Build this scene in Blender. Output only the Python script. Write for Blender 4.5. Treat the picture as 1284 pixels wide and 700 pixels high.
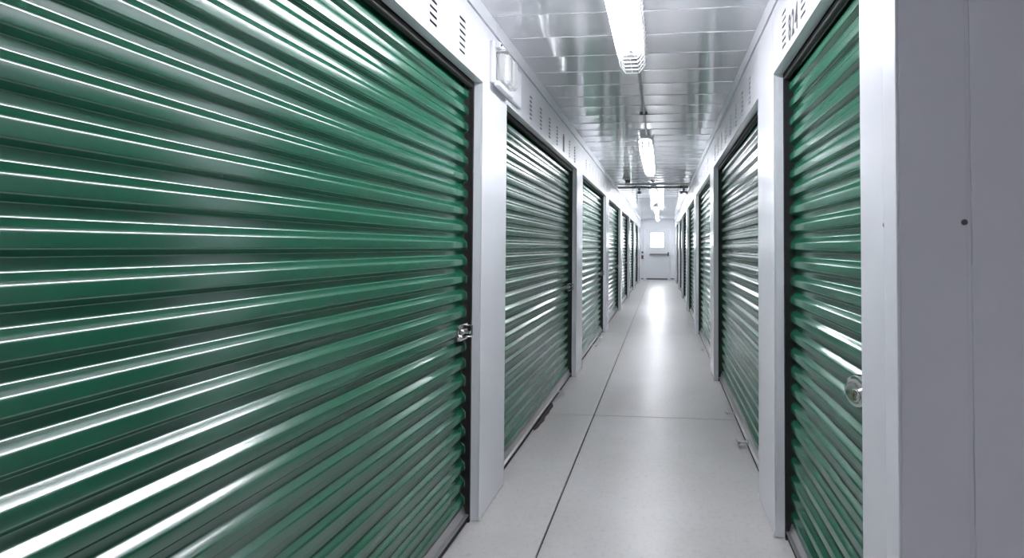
import bpy, math, random
from mathutils import Matrix, Vector

random.seed(7)
for o in list(bpy.data.objects):
    bpy.data.objects.remove(o, do_unlink=True)
scene = bpy.context.scene
COL = scene.collection

# ------------------------------------------------------------------ camera
F, PX, PY = 682.84, 762.56, 293.75           # focal length and principal point, 1284 x 700 frame
YAW, PITCH, ROLL, EYE = 0.0991, 0.0245, 0.0039, 1.3244
cam_data = bpy.data.cameras.new('camera')
cam = bpy.data.objects.new('camera', cam_data)
COL.objects.link(cam)
cam_data.sensor_fit = 'HORIZONTAL'
cam_data.sensor_width = 36.0
cam_data.lens = F * 36.0 / 1284
cam_data.shift_x = (642 - PX) / 1284
cam_data.shift_y = (PY - 350) / 1284
cam_data.clip_start = 0.02
cam_data.clip_end = 200
fw1 = Vector((-math.sin(YAW), math.cos(YAW), 0))
rt0 = Vector((math.cos(YAW), math.sin(YAW), 0))
fw = math.cos(PITCH) * fw1 + math.sin(PITCH) * Vector((0, 0, 1))
up0 = -math.sin(PITCH) * fw1 + math.cos(PITCH) * Vector((0, 0, 1))
rt = math.cos(ROLL) * rt0 + math.sin(ROLL) * up0
up = -math.sin(ROLL) * rt0 + math.cos(ROLL) * up0
m = Matrix.Identity(4)
for i in range(3):
    m[i][0], m[i][1], m[i][2] = rt[i], up[i], -fw[i]
m[2][3] = EYE
cam.matrix_world = m
scene.camera = cam

# ------------------------------------------------------------------ world and exposure
TUBE = 12.0                                    # emission of the fluorescent tubes
world = bpy.data.worlds.new('overcast_sky')
scene.world = world
world.use_nodes = True
bg = world.node_tree.nodes['Background']
bg.inputs[0].default_value = (0.92, 0.95, 1.0, 1)
bg.inputs[1].default_value = 5.0
vs = scene.view_settings
vs.view_transform = 'Standard'
vs.look = 'None'
vs.gamma = 1.0
vs.use_curve_mapping = False
vs.exposure = 2.25
scene.cycles.diffuse_bounces = 8
scene.cycles.glossy_bounces = 8
scene.cycles.max_bounces = 14

# ------------------------------------------------------------------ dimensions (metres)
WL, WR, HC = -0.876, 0.513, 2.512              # corridor faces and ceiling
PIER0, PITCHY, PIERW = 2.582, 2.960, 0.410     # first pier, unit spacing, pier width
DOORH = 2.134
YEND = 22.40
YCORNER = 1.248                                # where the right wall turns the corner
YJAMB = 1.473
YBACK, XSIDE = -8.4, 3.2
TRIMZ = 2.437
JD = 0.045                                     # depth of a jamb return

# ------------------------------------------------------------------ materials
def principled(name, color, rough=0.5, metal=0.0, spec=0.5):
    mt = bpy.data.materials.new(name)
    mt.use_nodes = True
    b = mt.node_tree.nodes['Principled BSDF']
    b.inputs['Base Color'].default_value = (*color, 1)
    b.inputs['Roughness'].default_value = rough
    b.inputs['Metallic'].default_value = metal
    b.inputs['Specular IOR Level'].default_value = spec
    return mt, mt.node_tree, b

def noise(nt, scale, detail=2.0, stretch=(1, 1, 1), coord='Object', rough=0.5):
    tc = nt.nodes.new('ShaderNodeTexCoord')
    mp = nt.nodes.new('ShaderNodeMapping')
    mp.inputs['Scale'].default_value = stretch
    nz = nt.nodes.new('ShaderNodeTexNoise')
    nz.inputs['Scale'].default_value = scale
    nz.inputs['Detail'].default_value = detail
    nz.inputs['Roughness'].default_value = rough
    nt.links.new(tc.outputs[coord], mp.inputs[0])
    nt.links.new(mp.outputs[0], nz.inputs['Vector'])
    return nz

def add_bump(nt, b, nz, strength, dist):
    bp = nt.nodes.new('ShaderNodeBump')
    bp.inputs['Strength'].default_value = strength
    bp.inputs['Distance'].default_value = dist
    nt.links.new(nz.outputs['Fac'], bp.inputs['Height'])
    nt.links.new(bp.outputs[0], b.inputs['Normal'])
    return bp

def ramp(nt, nz, stops):
    """mix from the first to the last colour across the given noise range"""
    mr = nt.nodes.new('ShaderNodeMapRange')
    mr.interpolation_type = 'SMOOTHSTEP'
    mr.inputs['From Min'].default_value = stops[0][0]
    mr.inputs['From Max'].default_value = stops[-1][0]
    nt.links.new(nz.outputs['Fac'], mr.inputs['Value'])
    r = nt.nodes.new('ShaderNodeMixRGB')
    r.inputs[1].default_value = (*stops[0][1], 1)
    r.inputs[2].default_value = (*stops[-1][1], 1)
    nt.links.new(mr.outputs['Result'], r.inputs[0])
    return r

M = {}
# gloss enamel on the roll-up curtains
mt, nt, b = principled('green_enamel', (0.012, 0.15, 0.078), 0.19, 0.0, 1.0)
b.inputs['IOR'].default_value = 1.82
nz = noise(nt, 6, 3, (0.25, 1, 1))
r = ramp(nt, nz, [(0.3, (0.006, 0.108, 0.055)), (0.7, (0.009, 0.124, 0.066))])
nt.links.new(r.outputs[0], b.inputs['Base Color'])
add_bump(nt, b, noise(nt, 10, 1, (0.10, 1, 1)), 0.04, 0.004)
M['green'] = mt
# white painted steel of walls
mt, nt, b = principled('white_painted_steel', (0.76, 0.76, 0.80), 0.27)
add_bump(nt, b, noise(nt, 3.0, 2, (1, 1, 0.5), 'Object'), 0.10, 0.01)
M['white'] = mt
# ceiling liner, gloss white
mt, nt, b = principled('gloss_ceiling_steel', (0.84, 0.84, 0.87), 0.075, 0.35, 1.0)
add_bump(nt, b, noise(nt, 2.2, 2, (1, 1, 1)), 0.06, 0.008)
M['ceiling'] = mt
mt, nt, b = principled('trim_white', (0.765, 0.765, 0.805), 0.3)
M['trim'] = mt
mt, nt, b = principled('dark_galvanised_core', (0.02, 0.02, 0.022), 0.8)  # near-black colour puts shade into the cavity behind vent slots and trim gap
M['core'] = mt
mt, nt, b = principled('black_rubber', (0.012, 0.011, 0.010), 0.65)
M['rubber'] = mt
mt, nt, b = principled('brown_torn_rubber', (0.05, 0.03, 0.028), 0.8)
add_bump(nt, b, noise(nt, 60, 3), 0.4, 0.004)
M['torn'] = mt
mt, nt, b = principled('mill_aluminium', (0.62, 0.60, 0.61), 0.32, 0.85)
M['alu'] = mt
mt, nt, b = principled('zinc_plate', (0.60, 0.58, 0.57), 0.38, 0.35)
M['zinc'] = mt
mt, nt, b = principled('chrome', (0.72, 0.70, 0.70), 0.16, 1.0)
M['chrome'] = mt
mt, nt, b = principled('brass', (0.45, 0.34, 0.18), 0.35, 1.0)
M['brass'] = mt
mt, nt, b = principled('dark_hole', (0.01, 0.01, 0.01), 0.8)
M['black'] = mt
mt, nt, b = principled('grey_screw', (0.12, 0.12, 0.125), 0.5, 0.4)
M['screw'] = mt
mt, nt, b = principled('number_grey', (0.055, 0.055, 0.06), 0.6)
M['ink'] = mt
mt, nt, b = principled('grey_conduit', (0.30, 0.30, 0.31), 0.4, 0.5)
M['conduit'] = mt
mt, nt, b = principled('dark_device', (0.07, 0.07, 0.075), 0.45)
M['device'] = mt
mt, nt, b = principled('olive_device', (0.33, 0.34, 0.30), 0.45)
M['olive'] = mt
mt, nt, b = principled('red_plastic', (0.45, 0.03, 0.02), 0.4)
M['red'] = mt
mt, nt, b = principled('fixture_white', (0.85, 0.85, 0.85), 0.4)
M['fixture'] = mt
mt, nt, b = principled('grey_socket', (0.22, 0.22, 0.23), 0.5)
M['socket'] = mt
mt, nt, b = principled('exit_door_paint', (0.74, 0.74, 0.78), 0.35)
M['doorpaint'] = mt
mt, nt, b = principled('clear_lens', (0.93, 0.93, 0.92), 0.12)
b.inputs['Transmission Weight'].default_value = 0.85
b.inputs['IOR'].default_value = 1.3
M['lens'] = mt
mt, nt, b = principled('window_glass', (1, 1, 1), 0.02)
b.inputs['Transmission Weight'].default_value = 1.0
b.inputs['IOR'].default_value = 1.15
M['glass'] = mt
# fluorescent tube
mt = bpy.data.materials.new('fluorescent_tube')
mt.use_nodes = True
nt = mt.node_tree
nt.nodes.clear()
em = nt.nodes.new('ShaderNodeEmission')
em.inputs[0].default_value = (0.92, 0.935, 1.0, 1)
em.inputs[1].default_value = TUBE
ou = nt.nodes.new('ShaderNodeOutputMaterial')
nt.links.new(em.outputs[0], ou.inputs[0])
M['tube'] = mt
# sealed concrete
mt, nt, b = principled('sealed_concrete', (0.42, 0.41, 0.41), 0.25)
n1 = noise(nt, 1.7, 6, (1, 1, 1), 'Object', 0.6)
r = ramp(nt, n1, [(0.25, (0.53, 0.513, 0.503)), (0.8, (0.60, 0.592, 0.59))])
n2 = noise(nt, 38, 5, (1, 1, 1), 'Object', 0.7)
r2 = ramp(nt, n2, [(0.30, (0.80, 0.78, 0.75)), (0.50, (1, 1, 1))])
mx = nt.nodes.new('ShaderNodeMixRGB')
mx.blend_type = 'MULTIPLY'
mx.inputs[0].default_value = 0.7
nt.links.new(r.outputs[0], mx.inputs[1])
nt.links.new(r2.outputs[0], mx.inputs[2])
nt.links.new(mx.outputs[0], b.inputs['Base Color'])
rr = ramp(nt, n1, [(0.2, (0.31, 0.31, 0.31)), (0.8, (0.38, 0.38, 0.38))])
nt.links.new(rr.outputs[0], b.inputs['Roughness'])
add_bump(nt, b, n2, 0.05, 0.002)
M['floor'] = mt
mt, nt, b = principled('joint_filler', (0.035, 0.033, 0.03), 0.9)
M['joint'] = mt

# ------------------------------------------------------------------ mesh helpers
class MB:
    """collects simple shapes; build() links them as one mesh object"""
    def __init__(s):
        s.v, s.f = [], []
    def box(s, x0, x1, y0, y1, z0, z1):
        n = len(s.v)
        s.v += [(x0, y0, z0), (x1, y0, z0), (x1, y1, z0), (x0, y1, z0), (x0, y0, z1), (x1, y0, z1), (x1, y1, z1), (x0, y1, z1)]
        s.f += [tuple(n + i for i in q) for q in ((0, 3, 2, 1), (4, 5, 6, 7), (0, 1, 5, 4), (1, 2, 6, 5), (2, 3, 7, 6), (3, 0, 4, 7))]
        return s
    def bevbox(s, x0, x1, y0, y1, z0, z1, e=0.003):
        """box with its eight corners and twelve edges chamfered"""
        import itertools
        n = len(s.v)
        idx = {}
        X, Y, Z = (x0, x1), (y0, y1), (z0, z1)
        sg = (1, -1)
        for i, j, k in itertools.product((0, 1), repeat=3):
            for a in range(3):
                p = [X[i], Y[j], Z[k]]
                for q, t in ((0, i), (1, j), (2, k)):
                    if q != a:
                        p[q] += sg[t] * e
                idx[(i, j, k, a)] = len(s.v)
                s.v.append(tuple(p))
        c = lambda i, j, k, a: idx[(i, j, k, a)]
        for a in range(3):
            for t in (0, 1):
                o = [q for q in range(3) if q != a]
                ring = []
                for u, w in ((0, 0), (1, 0), (1, 1), (0, 1)):
                    key = [0, 0, 0]
                    key[a], key[o[0]], key[o[1]] = t, u, w
                    ring.append(c(*key, a))
                s.f.append(tuple(ring))
        for a in range(3):
            o = [q for q in range(3) if q != a]
            for u, w in itertools.product((0, 1), repeat=2):
                k0, k1 = [0, 0, 0], [0, 0, 0]
                k0[o[0]] = k1[o[0]] = u
                k0[o[1]] = k1[o[1]] = w
                k1[a] = 1
                s.f.append((c(*k0, o[0]), c(*k1, o[0]), c(*k1, o[1]), c(*k0, o[1])))
        for i, j, k in itertools.product((0, 1), repeat=3):
            s.f.append((c(i, j, k, 0), c(i, j, k, 1), c(i, j, k, 2)))
        return s
    def cyl(s, p, q, r, n=10, r2=None, cap=True):
        p, q = Vector(p), Vector(q)
        d = (q - p).normalized()
        a = d.orthogonal().normalized()
        b_ = d.cross(a)
        r2 = r if r2 is None else r2
        k = len(s.v)
        for c, rad in ((p, r), (q, r2)):
            for i in range(n):
                t = 2 * math.pi * (i + 0.5) / n
                s.v.append(tuple(c + rad * (math.cos(t) * a + math.sin(t) * b_)))
        for i in range(n):
            j = (i + 1) % n
            s.f.append((k + i, k + j, k + n + j, k + n + i))
        if cap:
            s.f.append(tuple(k + i for i in reversed(range(n))))
            s.f.append(tuple(k + n + i for i in range(n)))
        return s
    def path(s, pts, r, n=6):
        for p, q in zip(pts, pts[1:]):
            s.cyl(p, q, r, n)
        return s
    def revolve(s, prof, n=20, origin=(0, 0, 0), axis='z'):
        """prof: list of (radius, height)"""
        k = len(s.v)
        for rad, h in prof:
            for i in range(n):
                t = 2 * math.pi * i / n
                a, c = rad * math.cos(t), rad * math.sin(t)
                p = (a, c, h) if axis == 'z' else (a, -h, c)
                s.v.append(tuple(origin[w] + p[w] for w in range(3)))
        for j in range(len(prof) - 1):
            for i in range(n):
                i2 = (i + 1) % n
                s.f.append((k + j * n + i, k + j * n + i2, k + (j + 1) * n + i2, k + (j + 1) * n + i))
        s.f.append(tuple(k + i for i in reversed(range(n))))
        s.f.append(tuple(k + (len(prof) - 1) * n + i for i in range(n)))
        return s
    def extrude(s, poly, x0, x1):
        """poly: closed list of (y, z), swept along x"""
        k, n = len(s.v), len(poly)
        for x in (x0, x1):
            s.v += [(x, y, z) for y, z in poly]
        for i in range(n):
            j = (i + 1) % n
            s.f.append((k + i, k + j, k + n + j, k + n + i))
        s.f.append(tuple(k + i for i in reversed(range(n))))
        s.f.append(tuple(k + n + i for i in range(n)))
        return s
    def mesh(s, name, mat, smooth=False):
        me = bpy.data.meshes.new(name)
        me.from_pydata(s.v, [], s.f)
        import bmesh
        bm = bmesh.new()
        bm.from_mesh(me)
        bmesh.ops.recalc_face_normals(bm, faces=bm.faces)
        bm.to_mesh(me)
        bm.free()
        if smooth:
            for p in me.polygons:
                p.use_smooth = True
            me.set_sharp_from_angle(angle=math.radians(40))
        me.materials.append(M[mat])
        return me
    def build(s, name, mat, parent=None, smooth=False):
        return link(name, s.mesh(name, mat, smooth), parent)

def link(name, me, parent=None, loc=None, rz=0.0):
    o = bpy.data.objects.new(name, me)
    COL.objects.link(o)
    if parent:
        o.parent = parent
    if loc:
        o.location = loc
    o.rotation_euler[2] = rz
    return o

def tag(o, label, cat, group=None, kind=None):
    o['label'] = label
    o['category'] = cat
    if group:
        o['group'] = group
    if kind:
        o['kind'] = kind
    return o

def thing(name, label, cat, loc=(0, 0, 0), rz=0.0, group=None):
    o = link(name, None, None, loc, rz)
    o.empty_display_size = 0.1
    return tag(o, label, cat, group)

# ------------------------------------------------------------------ floor: base and sawn slabs
fb = MB()
fb.box(-1.5, XSIDE + .3, YBACK - .3, YEND + .4, -0.20, -0.012)
floor = tag(fb.build('floor', 'joint'), 'sealed grey concrete floor with dark sawn joints', 'floor', kind='structure')
g = 0.0042
xs = [-1.5, -0.535, 3.5]
ys = [YBACK - .3, -4.2, 0.05, 4.303, 8.53, 12.78, 17.03, 21.28, YEND + .4]
for i in range(2):
    for j in range(len(ys) - 1):
        q = MB()
        q.bevbox(xs[i] + g, xs[i + 1] - g, ys[j] + g, ys[j + 1] - g, -0.015, 0.0, 0.0015)
        q.build('concrete_slab', 'floor', floor)

# ------------------------------------------------------------------ ceiling: base and liner panels
cb = MB()
cb.box(-1.5, XSIDE + .3, YBACK - .3, YEND + .4, HC + 0.012, HC + 0.15)
ceiling = tag(cb.build('ceiling', 'core'), 'glossy white metal liner ceiling with seams across the corridor', 'ceiling', kind='structure')
PW = 0.3048
def ceiling_panel(x0, x1):
    # shallow bowed pan with a small raised lip at its edge
    n = 10
    prof = [(0.0, 0.010), (0.0, -0.004), (0.007, -0.004), (0.012, 0.0)]
    for i in range(n + 1):
        t = i / n
        prof.append((0.016 + t * (PW - 0.022), 0.0016 * (1 - (2 * t - 1) ** 2)))
    prof += [(PW - 0.0008, 0.0), (PW - 0.0008, 0.010)]
    q = MB()
    q.extrude(prof, x0, x1)
    return q.mesh('ceiling_panel', 'ceiling', True)
near_panel = ceiling_panel(WL - .02, XSIDE)
far_panel = ceiling_panel(WL - .02, WR + .02)
k0 = math.floor((YBACK - 3.0014) / PW)
y = 3.0014 + k0 * PW
while y < YEND:
    p = link('ceiling_panel', near_panel if y < YCORNER - 0.05 else far_panel, ceiling, (0, y, HC))
    p.rotation_euler[0] = random.uniform(-0.0012, 0.0012)
    y += PW

# ------------------------------------------------------------------ walls
# side = -1 left (faces +x), +1 right (faces -x).  u = distance behind the wall face.
def X(side, u):
    return (WL - u) if side < 0 else (WR + u)

def sbox(q, side, u0, u1, y0, y1, z0, z1, e=None):
    a, c = sorted((X(side, u0), X(side, u1)))
    if e:
        q.bevbox(a, c, y0, y1, z0, z1, e)
    else:
        q.box(a, c, y0, y1, z0, z1)
    return q

PIERS = [PIER0 + PITCHY * k for k in range(7)]
open_L = [(PIER0 - PITCHY + PIERW, PIER0)] + [(PIERS[k] + PIERW, PIERS[k + 1]) for k in range(6)] + [(PIERS[6] + PIERW, 22.16)]
open_R = [(YJAMB, PIER0)] + [(PIERS[k] + PIERW, PIERS[k + 1]) for k in range(6)] + [(PIERS[6] + PIERW, 22.16)]

VENT_W, VENT_H, VENT_P = 0.068, 0.0115, 0.0285
def header_mesh(side, y0, y1, cols):
    """face sheet over a door with columns of punched slots, returned on its flange"""
    z0, z1 = DOORH, TRIMZ - 0.004
    yc = [y0]
    for c in cols:
        yc += [c - VENT_W / 2, c + VENT_W / 2]
    yc.append(y1)
    zc = [z0]
    for i in range(6):
        b0 = 2.184 + i * VENT_P
        zc += [b0 - VENT_H / 2, b0 + VENT_H / 2]
    zc.append(z1)
    q = MB()
    T = 0.004
    ny, nz_ = len(yc), len(zc)
    hole = lambda i, j: 0 <= i < ny - 1 and 0 <= j < nz_ - 1 and i % 2 == 1 and j % 2 == 1
    solid = lambda i, j: 0 <= i < ny - 1 and 0 <= j < nz_ - 1 and not hole(i, j)
    id_ = {}
    for d in (0, 1):
        for i in range(ny):
            for j in range(nz_):
                id_[(d, i, j)] = len(q.v)
                q.v.append((X(side, d * T), yc[i], zc[j]))
    for i in range(ny - 1):
        for j in range(nz_ - 1):
            if not solid(i, j):
                continue
            for d in (0, 1):
                q.f.append((id_[(d, i, j)], id_[(d, i + 1, j)], id_[(d, i + 1, j + 1)], id_[(d, i, j + 1)]))
            for (di, dj, a, c) in ((-1, 0, (i, j), (i, j + 1)), (1, 0, (i + 1, j), (i + 1, j + 1)), (0, -1, (i, j), (i + 1, j)), (0, 1, (i, j + 1), (i + 1, j + 1))):
                if not solid(i + di, j + dj):
                    q.f.append((id_[(0, *a)], id_[(0, *c)], id_[(1, *c)], id_[(1, *a)]))
    return q

def make_wall(side, name, label, y_start, openings):
    core = MB()
    y = y_start
    for (a, c) in openings:
        if a - y > 0.03:
            sbox(core, side, 0.010, 0.13, y + 0.010, a - 0.010, 0.0, HC)
        sbox(core, side, 0.045, 0.13, a - 0.010, c + 0.010, DOORH + 0.012, HC)
        y = c
    sbox(core, side, 0.010, 0.13, y + 0.010, YEND, 0.0, HC)
    wall = tag(core.build(name, 'core'), label, 'wall', kind='structure')
    # pier faces: one sheet each
    y = y_start
    spans = []
    for (a, c) in openings:
        spans.append((y, a))
        y = c
    spans.append((y, YEND))
    for i, (a, c) in enumerate(spans):
        if c - a < 0.02:
            continue
        q = MB()
        sbox(q, side, 0.0, 0.010, a, c, 0.006, TRIMZ - 0.004, 0.0018)
        q.build('pier_panel', 'white', wall)
    for i, (a, c) in enumerate(openings):
        w = c - a
        mid = (a + c) / 2
        far = a > 12
        # header sheet with punched vents
        if side < 0:
            first = {0: 2.300, 1: 3.250}.get(i)
        else:
            first = {0: 2.355, 1: 3.268}.get(i)
        if first is None:
            first = a + 0.262
        if i == 0:
            cols = []
            t = first
            while t > a + 0.06:
                cols.append(t)
                t -= PW
            cols = sorted(cols)
        else:
            cols = []
            t = first
            while t < c - 0.06:
                cols.append(t)
                t += PW
        if side > 0 and i == 0:
            cols = [2.043, 2.355]
        header_mesh(side, a + 0.0005, c - 0.0005, cols).build('header_panel', 'white', wall)
        # returns of the opening: two jambs and the head
        for yy0, yy1 in ((a - 0.010, a), (c, c + 0.010)):
            q = MB()
            sbox(q, side, 0.0101, JD, yy0, yy1, 0.004, DOORH, 0.001)
            q.build('jamb_return', 'trim', wall)
        q = MB()
        sbox(q, side, 0.0045, JD, a, c, DOORH, DOORH + 0.010, 0.001)
        q.build('head_return', 'trim', wall)
    # trim under the ceiling, in lengths that overlap at each unit
    y = y_start
    ends = [c + PIERW * 0.45 for (a, c) in openings[:-1]] + [YEND]
    for k, e in enumerate(ends):
        q = MB()
        sbox(q, side, -0.007 - 0.0012 * (k % 2), 0.010, y + 0.0015, e, TRIMZ, HC, 0.0015)
        q.build('ceiling_trim', 'trim', wall)
        y = e
    return wall

wall_left = make_wall(-1, 'wall_left', 'white steel corridor wall carrying the emergency light, with vented headers over doors', YBACK, open_L)
wall_right = make_wall(1, 'wall_right', 'white steel corridor wall with the unit number 824 over a door', YCORNER + 0.0125, open_R)

# little clips where the pier corners meet the slab
for side, wall in ((-1, wall_left), (1, wall_right)):
    for k in range(3):
        for yy in (PIERS[k] + 0.006, PIERS[k] + PIERW - 0.018):
            q = MB()
            sbox(q, side, -0.004, 0.009, yy, yy + 0.014, 0.0, 0.022, 0.0015)
            q.build('corner_clip', 'trim', wall)
# corner trim with a lip on the last pier of the right wall, and its screw
q = MB()
q.bevbox(WR - 0.003, WR + 0.004, YCORNER, YCORNER + 0.068, 0.004, HC - 0.001, 0.0015)
q.build('corner_trim', 'trim', wall_right)
q = MB()
q.revolve([(0.0055, 0), (0.0055, 0.002), (0.003, 0.0035)], 12, (0, 0, 0), 'z')
s_ = q.build('screw', 'screw', wall_right, True)
s_.location = (WR, YCORNER + 0.0705, 1.379)
s_.rotation_euler = (0, -math.pi / 2, 0)

# wall that turns the corner, facing the camera
q = MB()
q.box(WR + 0.012, XSIDE, YCORNER + 0.012, YCORNER + 0.12, 0, HC)
wall_return = tag(q.build('wall_return', 'core'), 'plain steel wall in shade turning off at the corridor corner', 'wall', kind='structure')
edges = [WR + 0.0042, 0.656, 0.961, 1.266, 1.571, 1.876, 2.181, 2.486, 2.791, 3.096, XSIDE]
for i, (a, c) in enumerate(zip(edges, edges[1:])):
    q = MB()
    q.bevbox(a + (0.0 if i == 0 else 0.010), c, YCORNER, YCORNER + 0.012, 0.004, HC - 0.001, 0.001)
    q.build('wall_panel', 'white', wall_return)
    if 0 < i:
        q = MB()                                # recessed batten in the seam
        q.box(a, a + 0.010, YCORNER + 0.004, YCORNER + 0.012, 0.004, HC - 0.001)
        q.build('seam_strip', 'white', wall_return)
        for z in (0.45, 1.382, 2.3):
            q = MB()
            q.revolve([(0.0065, 0), (0.0065, 0.003), (0.0035, 0.0045)], 12, (a - 0.006, YCORNER, z), 'y')
            q.build('screw', 'screw', wall_return, True)

# the rest of the space behind the camera
q = MB()
q.box(-1.4, XSIDE + .1, YBACK - 0.12, YBACK, 0, HC)
tag(q.build('wall_back', 'white'), 'plain white steel wall closing the cross aisle', 'wall', kind='structure')
q = MB()
q.box(XSIDE, XSIDE + 0.12, YBACK, YCORNER + 0.12, 0, HC)
tag(q.build('wall_side', 'white'), 'plain white steel wall at the end of the cross aisle', 'wall', kind='structure')

# ------------------------------------------------------------------ end wall with the exit door
DX0, DX1, DZ = -0.70, 0.275, 2.06
q = MB()
Y0, Y1 = YEND, YEND + 0.14
q.box(WL - 0.13, DX0 - 0.045, Y0, Y1, 0, HC)
q.box(DX1 + 0.045, WR + 0.13, Y0, Y1, 0, HC)
q.box(DX0 - 0.045, DX1 + 0.045, Y0, Y1, DZ + 0.045, HC)
wall_end = tag(q.build('wall_end', 'white'), 'white end wall of the corridor around the exit door', 'wall', kind='structure')
for a, c in ((WL + 0.02, DX0 - 0.06), (DX1 + 0.06, WR - 0.03)):
    q = MB()
    q.bevbox(a, c, Y0 - 0.012, Y0, 0.04, 0.075, 0.002)
    q.build('base_strip', 'device', wall_end)
q = MB()                                            # leaf with a window opening
WX0, WX1, WZ0, WZ1 = -0.475, 0.055, 1.33, 1.93
ly0, ly1 = Y0 + 0.02, Y0 + 0.065
q.box(DX0, WX0, ly0, ly1, 0.001, DZ)
q.box(WX1, DX1, ly0, ly1, 0.001, DZ)
q.box(WX0, WX1, ly0, ly1, 0.001, WZ0)
q.box(WX0, WX1, ly0, ly1, WZ1, DZ)
door = tag(q.build('door_1', 'doorpaint'), 'white exit door with square window and grey push bar', 'door', kind='structure')
q = MB()
q.bevbox(DX0 - 0.045, DX0 - 0.003, Y0 - 0.018, Y1, 0, DZ + 0.045, 0.003)
q.bevbox(DX1 + 0.003, DX1 + 0.045, Y0 - 0.018, Y1, 0, DZ + 0.045, 0.003)
q.bevbox(DX0 - 0.003, DX1 + 0.003, Y0 - 0.018, Y1, DZ + 0.003, DZ + 0.045, 0.003)
q.box(DX0 - 0.003, DX0 + 0.015, ly1 + 0.002, Y1, 0, DZ + 0.003)
q.box(DX1 - 0.015, DX1 + 0.003, ly1 + 0.002, Y1, 0, DZ + 0.003)
q.box(DX0 + 0.015, DX1 - 0.015, ly1 + 0.002, Y1, DZ - 0.015, DZ + 0.003)
q.build('door_frame', 'trim', door)
q = MB()
for (a, c, e, f_) in ((WX0 - .025, WX0 + .012, WZ0 - .025, WZ1 + .025), (WX1 - .012, WX1 + .025, WZ0 - .025, WZ1 + .025), (WX0 + .012, WX1 - .012, WZ0 - .025, WZ0 + .012), (WX0 + .012, WX1 - .012, WZ1 - .012, WZ1 + .025)):
    q.bevbox(a, c, ly0 - 0.008, ly0 + 0.005, e, f_, 0.002)
q.build('window_frame', 'doorpaint', door)
q = MB()
q.box(WX0, WX1, ly0 + 0.018, ly0 + 0.024, WZ0, WZ1)
q.build('glass_pane', 'glass', door)
q = MB()
q.bevbox(-0.50, 0.235, ly0 - 0.075, ly0 - 0.035, 1.025, 1.085, 0.008)
q.bevbox(-0.47, -0.43, ly0 - 0.036, ly0, 1.03, 1.08, 0.003)
bar = q.build('push_bar', 'conduit', door)
q = MB()
q.bevbox(0.215, 0.27, ly0 - 0.09, ly0, 0.99, 1.14, 0.006)
q.build('latch_case', 'device', bar)
q = MB()
q.bevbox(DX0 + 0.06, DX1 - 0.055, ly0 - 0.014, ly0, 0.02, 0.070, 0.002)
q.build('door_sweep', 'device', door)
for z in (0.3, 1.05, 1.8):
    q = MB()
    q.cyl((DX0 - 0.001, ly0 - 0.010, z - .05), (DX0 - 0.001, ly0 - 0.010, z + .05), 0.008, 10)
    q.build('hinge', 'alu', door, True)
q = MB()
q.bevbox(-0.62, -0.38, ly0 - 0.05, ly0, DZ - 0.085, DZ - 0.03, 0.004)
q.build('door_closer', 'doorpaint', door)

# pull station on the end wall
t = thing('wall_keypad', 'small dark keypad with a red block on the end wall by the exit door', 'keypad', (-0.81, Y0, 0.86))
q = MB(); q.bevbox(-0.04, 0.04, -0.035, 0, 0.0, 0.15, 0.006); q.build('case', 'device', t)
q = MB(); q.bevbox(-0.028, 0.036, -0.045, -0.034, 0.03, 0.09, 0.004); q.build('red_cover', 'red', t)
t2 = MB(); t2.bevbox(-0.845, -0.775, Y0 - 0.03, Y0, 1.10, 1.17, 0.005)
tag(t2.build('door_switch', 'device'), 'small dark square switch box above the keypad by the exit door', 'switch')

# ------------------------------------------------------------------ roll-up doors
# local frame: X along the width (right hand when facing it), front towards -Y, Z up; Y = 0 is the wall face
RIB = 0.0819
YF, YB = 0.070, 0.0900                               # front and back of the corrugation
def arc_profile(seam):
    # groove, slope facing down, broad front, slope facing up, groove
    D = YB - YF
    pts = [(0.0, YB), (0.0125, YB), (0.0240, YF), (0.0525, YF), (0.0618, YF + D * 0.46), (0.0718, YB), (RIB, YB)]
    if seam:                                         # lapped sheets: small steps under the front
        pts[2:2] = [(0.0165, YB - D * 0.30), (0.0165, YB - D * 0.42), (0.0205, YF + D * 0.30), (0.0205, YF + D * 0.18)]
    out = [pts[0]]
    for a, p, c in zip(pts, pts[1:], pts[2:]):
        la = math.hypot(p[0] - a[0], p[1] - a[1])
        lc = math.hypot(p[0] - c[0], p[1] - c[1])
        d = min(0.0042, la * 0.42, lc * 0.42)
        s0 = (p[0] + (a[0] - p[0]) * d / la, p[1] + (a[1] - p[1]) * d / la)
        s1 = (p[0] + (c[0] - p[0]) * d / lc, p[1] + (c[1] - p[1]) * d / lc)
        for k in range(5):
            t_ = k / 4
            out.append(tuple((1 - t_) ** 2 * s0[w] + 2 * t_ * (1 - t_) * p[w] + t_ * t_ * s1[w] for w in range(2)))
    out.append(pts[-1])
    return out                                       # list of (z, y)
PLAIN, SEAM = arc_profile(False), arc_profile(True)
NSEG = 6
def slat_mesh(width, prof):
    """one corrugation of the curtain with a sheet thickness"""
    q = MB()
    T = 0.0012
    x0, x1 = -width / 2, width / 2
    front = [(y, z) for z, y in prof]
    back = [(y + T, z) for z, y in reversed(prof)]
    q.extrude(front + back, x0, x1)
    me = q.mesh('slat', 'green', True)
    return me
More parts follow.
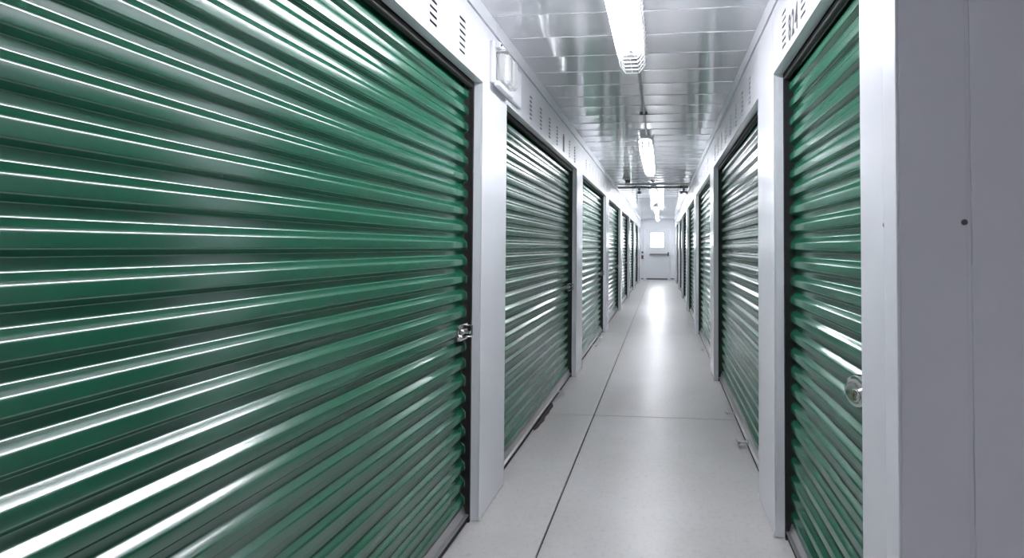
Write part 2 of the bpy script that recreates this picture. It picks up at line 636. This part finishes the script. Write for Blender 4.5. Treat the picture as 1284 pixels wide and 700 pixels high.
def curtain_mesh(width, n, z0, seam_at):
    q = MB()
    front = []
    for i in range(n):
        pr = SEAM if i in seam_at else PLAIN
        front += [(y, z0 + i * RIB + z) for z, y in pr[(1 if i else 0):]]
    back = [(YB + 0.0014, front[-1][1]), (YB + 0.0014, front[0][1])]
    k = len(front)
    x0, x1 = -width / 2, width / 2
    poly = front + back
    for x in (x0, x1):
        q.v += [(x, y, z) for y, z in poly]
    nn = len(poly)
    for i in range(nn):
        j = (i + 1) % nn
        q.f.append((i, j, nn + j, nn + i))
    # end strips, quad by quad, so that the concave outline stays clean
    for off in (0, nn):
        base = len(q.v)
        x = x0 if off == 0 else x1
        for y, z in front:
            q.v.append((x, YB + 0.0014, z))
        for i in range(k - 1):
            q.f.append((off + i, off + i + 1, base + i + 1, base + i))
    return q.mesh('curtain', 'green', True)

NRIB = 26
ZBAR = 0.076
SEAMS = {5, 11, 17, 23}
cache = {}
def roll_up_door(side, a, c, label, detailed, group=None, handles=(), latch=True, seed=0):
    w = c - a
    t = thing('roller_shutter', label, 'roller shutter', (WL if side < 0 else WR, (a + c) / 2, 0), math.pi / 2 if side < 0 else -math.pi / 2, group)
    cw = round(w - 0.030, 4)
    z0 = ZBAR - 0.010
    if detailed:
        for sm in (False, True):
            if (cw, sm) not in cache:
                cache[(cw, sm)] = slat_mesh(cw, SEAM if sm else PLAIN)
        for i in range(NRIB):
            o = link('slat', cache[(cw, i in SEAMS)], t, (0, 0, z0 + i * RIB))
    else:
        if (cw, 'all') not in cache:
            cache[(cw, 'all')] = curtain_mesh(cw, NRIB, z0, SEAMS)
        link('curtain', cache[(cw, 'all')], t)
    x0, x1 = -w / 2, w / 2
    # guides: dark channels behind the jamb returns
    for xa, xb in ((x0 + 0.0005, x0 + 0.012), (x1 - 0.012, x1 - 0.0005)):
        q = MB()
        q.box(xa, xb, JD + 0.001, 0.118, 0.0, DOORH - 0.001)
        sgn = 1 if xa < 0 else -1
        xm, xn = sorted((xa, xa + 0.05) if sgn > 0 else (xb - 0.05, xb))
        q.box(xm, xn, 0.112, 0.118, 0.0, DOORH - 0.001)
        q.build('guide', 'black', t)
    q = MB()
    q.bevbox(x0 + 0.0125, x1 - 0.0125, JD + 0.001, JD + 0.024, DOORH - 0.030, DOORH - 0.001, 0.004)
    q.build('head_seal', 'rubber', t)  # black strip stands in for the shaded gap above the curtain
    # bottom bar: extruded angle with a lip, and its rubber seal
    q = MB()
    q.extrude([(YF - 0.006, 0.034), (YF - 0.022, 0.034), (YF - 0.022, 0.040), (YF - 0.008, 0.042), (YF + 0.002, ZBAR + 0.002), (YB, ZBAR + 0.002), (YB, 0.034)], -cw / 2, cw / 2)
    bar = q.build('bottom_bar', 'alu', t)
    q = MB()
    q.extrude([(YF - 0.012, 0.0), (YF - 0.018, 0.008), (YF - 0.016, 0.0338), (YB - 0.004, 0.0338), (YB, 0.008), (YB - 0.006, 0.0)], -cw / 2, cw / 2)
    q.build('bottom_seal', 'rubber', bar)
    for hx in handles:                               # pull handle: bent strap standing off the bottom bar
        q = MB()
        y0 = YF - 0.022
        q.bevbox(hx - 0.026, hx + 0.026, y0 - 0.004, y0 + 0.004, 0.034, 0.068, 0.001)
        q.bevbox(hx - 0.019, hx + 0.019, y0 - 0.060, y0 - 0.003, 0.046, 0.052, 0.001)
        q.cyl((hx - 0.040, y0 - 0.062, 0.044), (hx + 0.040, y0 - 0.060, 0.053), 0.0105, 10)
        q.build('pull_handle', 'alu', bar, True)
    if latch:
        lx, lz = x1 - 0.078, 0.925
        q = MB()
        q.bevbox(lx - 0.055, lx + 0.050, YF - 0.004, YF + 0.001, lz - 0.040, lz + 0.036, 0.0012)
        q.bevbox(lx - 0.055, lx + 0.045, YF - 0.016, YF - 0.004, lz - 0.040, lz - 0.032, 0.0012)
        q.bevbox(lx - 0.055, lx + 0.045, YF - 0.016, YF - 0.004, lz + 0.028, lz + 0.036, 0.0012)
        lt = q.build('latch', 'chrome', t)
        q = MB()
        q.bevbox(lx - 0.030, lx + 0.062, YF - 0.015, YF - 0.0045, lz - 0.014, lz + 0.012, 0.002)
        q.cyl((lx - 0.004, YF - 0.014, lz), (lx - 0.004, YF - 0.046, lz - 0.004), 0.008, 12)
        q.path([(lx + 0.036, YF - 0.010, lz - 0.03), (lx + 0.036, YF - 0.040, lz - 0.03), (lx + 0.036, YF - 0.040, lz + 0.026), (lx + 0.036, YF - 0.010, lz + 0.026)], 0.0045, 8)
        q.build('bolt', 'chrome', lt, True)
        for hx_, hz_ in ((-0.045, -0.018), (-0.045, 0.016), (0.012, -0.022)):
            q = MB()
            q.cyl((lx + hx_, YF - 0.0035, lz + hz_), (lx + hx_, YF - 0.0052, lz + hz_), 0.0055, 10)
            q.build('latch_hole', 'black', lt)
    return t

lab_L = ['wide green roll-up door with chrome slide latch across the corridor from unit 824',
         'green roll-up door beside the emergency light with torn dark seal along its bottom',
         'second roll-up door past the emergency light, with two pull handles at its foot',
         'fifth roll-up door from the exit door along the keypad side wall',
         'fourth roll-up door from the exit door along the keypad side wall',
         'third roll-up door from the exit door along the keypad side wall',
         'second roll-up door from the exit door along the keypad side wall',
         'narrow roll-up door right beside the exit door on the keypad side']
lab_R = ['narrow green roll-up door under the number 824 with a round disc lock',
         'green roll-up door next to unit 824 with two bent pull handles at its foot',
         'third roll-up door along the wall of unit 824, counting that unit as first',
         'fifth roll-up door from the exit door along the unit 824 wall',
         'fourth roll-up door from the exit door along the unit 824 wall',
         'third roll-up door from the exit door along the unit 824 wall',
         'second roll-up door from the exit door along the unit 824 wall',
         'narrow roll-up door right beside the exit door on the latch side of it']
GRP = 'green roll-up doors along the corridor'
hL = {1: [4.79], 2: [7.10, 7.75]}
hR = {1: [4.32, 3.69], 2: [6.95]}
for i, (a, c) in enumerate(open_L):
    mid = (a + c) / 2
    roll_up_door(-1, a, c, lab_L[i], i < 2, GRP, [y - mid for y in hL.get(i, [])])
for i, (a, c) in enumerate(open_R):
    mid = (a + c) / 2
    roll_up_door(1, a, c, lab_R[i], i < 2, GRP, [mid - y for y in hR.get(i, [])], latch=True)

# disc lock on door 824, on a small hasp
t = thing('disc_lock', 'round chrome disc lock on the door of unit 824', 'padlock', (WR + YF - 0.052, 1.520, 0.945), -math.pi / 2 + 0.42)
q = MB(); q.revolve([(0.040, 0.0), (0.043, 0.003), (0.043, 0.018), (0.040, 0.023), (0.033, 0.025), (0.031, 0.0235), (0.0, 0.0245)], 36, (0, 0, 0), 'y'); q.build('disc_body', 'chrome', t, True)
q = MB(); q.revolve([(0.0165, 0.024), (0.0165, 0.029), (0.0145, 0.031), (0.0, 0.0312)], 24, (0.004, 0, -0.008), 'y'); cy = q.build('lock_cylinder', 'chrome', t, True)
q = MB(); q.revolve([(0.0085, 0.0310), (0.0085, 0.0322), (0.0, 0.0324)], 16, (0.004, 0, -0.008), 'y'); q.build('key_plug', 'brass', cy, True)
q = MB(); q.box(0.003, 0.005, -0.0332, -0.032, -0.013, -0.003); q.build('keyhole', 'black', cy)

# torn strip of seal hanging out from under the second left door
q = MB()
n = 14
top, bot = [], []
for i in range(n + 1):
    t_ = i / n
    yy = 3.90 + t_ * 0.66
    wv = 0.010 + 0.020 * math.sin(math.pi * t_) + 0.006 * math.sin(9 * t_) + 0.004 * math.sin(23 * t_)
    top.append((-0.9265, yy))
    bot.append((-0.9265 + wv, yy))
for k, (xx, yy) in enumerate(top):
    q.v += [(xx, yy, 0.0), (bot[k][0], bot[k][1], 0.0), (bot[k][0], bot[k][1], 0.004), (xx, yy, 0.012)]
for k in range(n):
    for j in range(4):
        j2 = (j + 1) % 4
        q.f.append((4 * k + j, 4 * k + j2, 4 * k + 4 + j2, 4 * k + 4 + j))
q.f += [(3, 2, 1, 0), (4 * n, 4 * n + 1, 4 * n + 2, 4 * n + 3)]
tag(q.build('torn_seal_strip', 'torn'), 'torn dark strip of rubber seal lying on the floor under a roll-up door', 'rubber strip')

# ------------------------------------------------------------------ unit number and number plate
def digits(txt, height, name, mat):
    cu = bpy.data.curves.new(name, 'FONT')
    cu.body = txt
    cu.size = height / 0.73
    cu.extrude = 0.0006
    cu.offset = 0.0025
    cu.align_x = 'CENTER'
    ob = bpy.data.objects.new(name, cu)
    COL.objects.link(ob)
    dg = bpy.context.evaluated_depsgraph_get()
    me = bpy.data.meshes.new_from_object(ob.evaluated_get(dg))
    bpy.data.objects.remove(ob, do_unlink=True)
    bpy.data.curves.remove(cu)
    me.materials.clear()
    me.materials.append(M[mat])
    return me
for ch, yy in zip('824', (2.248, 2.192, 2.138)):
    me = digits(ch, 0.105, 'unit_digit', 'ink')
    o = link('unit_digit', me, wall_right)
    o.location = (WR - 0.0006, yy, 2.170)
    o.rotation_euler = (math.pi / 2, 0, -math.pi / 2)
    o.scale = (0.62, 1, 1)
    o['label'] = 'dark grey digit ' + ch + ' of the unit number over the narrow door'
q = MB()
sbox(q, -1, -0.003, 0.0, 4.735, 4.80, 2.175, 2.315, 0.001)
o = q.build('number_plate', 'ink', wall_left)
o['label'] = 'small dark number plate among the vent slots over a door'

# ------------------------------------------------------------------ emergency light on the first left pier
t = thing('emergency_light', 'white emergency light box with clear rectangular lens high on the first pier', 'emergency light', (WL, 2.96, 2.165), math.pi / 2)
q = MB(); q.bevbox(-0.28, 0.265, -0.022, 0.0, 0.0, 0.215, 0.004); hs = q.build('back_box', 'trim', t)
q = MB(); q.bevbox(-0.275, -0.02, -0.052, -0.0215, -0.018, 0.008, 0.004); q.build('lower_ledge', 'trim', t)
q = MB(); q.bevbox(-0.265, -0.035, -0.050, -0.0215, 0.180, 0.212, 0.004); q.build('upper_ledge', 'trim', t)
q = MB(); q.bevbox(-0.255, -0.05, -0.085, -0.0215, 0.014, 0.178, 0.012); q.build('lens', 'lens', t)
q = MB(); q.bevbox(-0.215, -0.17, -0.060, -0.030, 0.03, 0.165, 0.004); q.bevbox(-0.13, -0.085, -0.060, -0.030, 0.03, 0.165, 0.004); q.build('reflector', 'fixture', t)
q = MB(); q.revolve([(0.009, 0.0), (0.009, 0.010), (0.005, 0.014)], 14, (0.0, -0.0215, 0.015), 'y'); q.build('test_button', 'screw', t, True)
q = MB(); q.revolve([(0.006, 0.0), (0.006, 0.006), (0.003, 0.008)], 12, (-0.255, -0.0495, 0.196), 'y'); q.build('screw', 'screw', t, True)

# ------------------------------------------------------------------ caged fluorescent lights
FX, FL = -0.181, 2.44
cage = MB()
def hoop(q, y, r=0.0026):
    pr = [(-0.088, -0.004), (-0.076, -0.082), (-0.040, -0.130), (0.040, -0.130), (0.076, -0.082), (0.088, -0.004)]
    q.path([(x, y, z) for x, z in pr], r, 4)
yy = 0.0
while yy <= FL + 0.001:
    hoop(cage, yy)
    yy += FL / 38
for x, z in ((-0.083, -0.04), (0.083, -0.04), (-0.076, -0.082), (0.076, -0.082), (-0.058, -0.106), (0.058, -0.106), (-0.040, -0.130), (0.040, -0.130), (0.0, -0.130)):
    cage.cyl((x, 0, z), (x, FL, z), 0.0019, 4)
for yv in (0.0, FL):                                # closed ends of the guard
    for z, hw in ((-0.03, 0.084), (-0.056, 0.080), (-0.082, 0.076), (-0.106, 0.058)):
        cage.cyl((-hw, yv, z), (hw, yv, z), 0.0019, 4)
me_cage = cage.mesh('wire_guard', 'fixture')
q = MB()
q.extrude([(-0.050, 0.0), (-0.050, -0.034), (-0.0735, -0.065), (-0.0715, -0.067), (-0.046, -0.040), (0.046, -0.040), (0.0715, -0.067), (0.0735, -0.065), (0.050, -0.034), (0.050, 0.0)], 0.02, FL - 0.02)
me_house = q.mesh('housing', 'fixture')
for v in me_house.vertices:                          # swept along x: turn to y
    v.co = (v.co.y, v.co.x, v.co.z)
me_house.flip_normals()
q = MB(); q.cyl((0, 0.25, 0), (0, FL - 0.22, 0), 0.019, 14); me_tube = q.mesh('lamp_tube', 'tube', True)
q = MB(); q.bevbox(-0.011, 0.011, -0.012, 0.012, -0.030, 0.034, 0.003); me_sock = q.mesh('lamp_socket', 'socket')
fix_labels = ['caged ceiling light in the cross aisle behind the corner wall',
              'caged two-tube ceiling light over the door of unit 824',
              'fourth caged ceiling light counting from the exit door, past the long conduit run',
              'third caged ceiling light counting from the exit door',
              'second caged ceiling light counting from the exit door',
              'caged ceiling light closest to the exit door']
FIX = [-4.5, 0.825, 5.66, 10.55, 15.15, 19.55]  # first light is unseen, added behind the camera to brighten the corner wall
for yf, lb in zip(FIX, fix_labels):
    t = thing('caged_light', lb, 'ceiling light', (FX, yf, HC - 0.003), 0, 'caged fluorescent lights along the ceiling')
    link('housing', me_house, t)
    for s_ in (-0.032, 0.032):
        tb = link('lamp_tube', me_tube, t, (s_, 0, -0.072))
        for ye in (0.242, FL - 0.212):
            link('lamp_socket', me_sock, t, (s_, ye, -0.072))
    link('wire_guard', me_cage, t)

# ------------------------------------------------------------------ conduit and small devices on the ceiling
def conduit(y0, y1, x0, x1, label):
    t = thing('ceiling_conduit', label, 'conduit', (0, 0, HC), 0, 'conduit runs between the ceiling lights')
    q = MB(); q.cyl((x0, y0, -0.014), (x1, y1, -0.014), 0.010, 10); q.build('pipe', 'conduit', t, True)
    q = MB(); q.bevbox(x0 - 0.02, x0 + 0.02, y0 + 0.02, y0 + 0.17, -0.034, -0.001, 0.004); q.build('coupling', 'conduit', t)
    ym = y0 + (y1 - y0) * 0.62
    xm = x0 + (x1 - x0) * 0.62
    q = MB(); q.bevbox(xm - 0.035, xm + 0.03, ym - 0.012, ym + 0.012, -0.028, -0.001, 0.003); q.build('strap', 'device', t)
conduit(FIX[1] + FL, FIX[2] - 0.01, -0.155, -0.165, 'thin grey conduit between the ceiling light over unit 824 and the next')
conduit(FIX[2] + FL, FIX[3] - 0.01, -0.165, -0.165, 'thin grey conduit ending at the cross pipe on the ceiling')
conduit(FIX[3] + FL, FIX[4] - 0.01, -0.165, -0.165, 'thin grey conduit between the third and second ceiling lights from the exit door')
conduit(FIX[4] + FL, FIX[5] - 0.01, -0.165, -0.165, 'thin grey conduit between the two ceiling lights closest to the exit door')
t = thing('cross_pipe', 'grey pipe running across the ceiling from wall to wall', 'pipe', (0, 10.46, HC))
q = MB(); q.cyl((WL + 0.02, 0, -0.030), (WR - 0.02, 0, -0.030), 0.020, 14); q.build('pipe', 'conduit', t, True)
for x in (-0.52, 0.36):
    q = MB(); q.bevbox(x - 0.012, x + 0.012, -0.024, 0.024, -0.054, -0.001, 0.003); q.build('strap', 'device', t)

# dome sensor and small box near the left wall
t = thing('dome_sensor', 'olive grey dome sensor on the ceiling near the emergency light wall', 'sensor', (-0.575, 8.60, HC))
q = MB(); q.revolve([(0.028, 0.0), (0.030, -0.02), (0.05, -0.062), (0.060, -0.085), (0.052, -0.100), (0.03, -0.108), (0.0, -0.110)], 24); q.build('dome', 'olive', t, True)
q = MB(); q.revolve([(0.062, -0.080), (0.065, -0.086), (0.062, -0.092), (0.055, -0.093)], 24); q.build('rim', 'conduit', t, True)
t = thing('ceiling_box', 'small dark box on the ceiling just past the dome sensor', 'junction box', (-0.60, 9.55, HC))
q = MB(); q.bevbox(-0.04, 0.04, -0.04, 0.04, -0.045, 0.0, 0.006); q.build('body', 'device', t)
q = MB(); q.bevbox(-0.032, 0.032, -0.032, 0.032, -0.050, -0.0445, 0.002); q.build('cover', 'conduit', t)

def spot_heads(x, y, label):
    t = thing('sensor_pair', label, 'sensor', (x, y, HC), 0, 'hanging sensors past the cross pipe')
    q = MB(); q.revolve([(0.03, 0.0), (0.03, -0.03), (0.018, -0.05), (0.016, -0.075)], 16); q.build('stem', 'device', t, True)
    for s_ in (-1, 1):
        q = MB(); q.cyl((s_ * 0.012, 0, -0.06), (s_ * 0.075, -0.02, -0.085), 0.018, 12, 0.034); q.build('head', 'device', t, True)
spot_heads(0.43, 11.0, 'dark twin-head sensor hanging past the cross pipe near the unit 824 wall')
t = thing('hanging_sensor', 'small dark sensor hanging past the cross pipe near the emergency light wall', 'sensor', (-0.46, 10.95, HC), 0)
q = MB(); q.revolve([(0.03, 0.0), (0.03, -0.02), (0.012, -0.03), (0.012, -0.05)], 16); q.build('stem', 'device', t, True)
q = MB(); q.revolve([(0.012, -0.048), (0.035, -0.055), (0.04, -0.085), (0.03, -0.10), (0.0, -0.105)], 18); q.build('head', 'device', t, True)
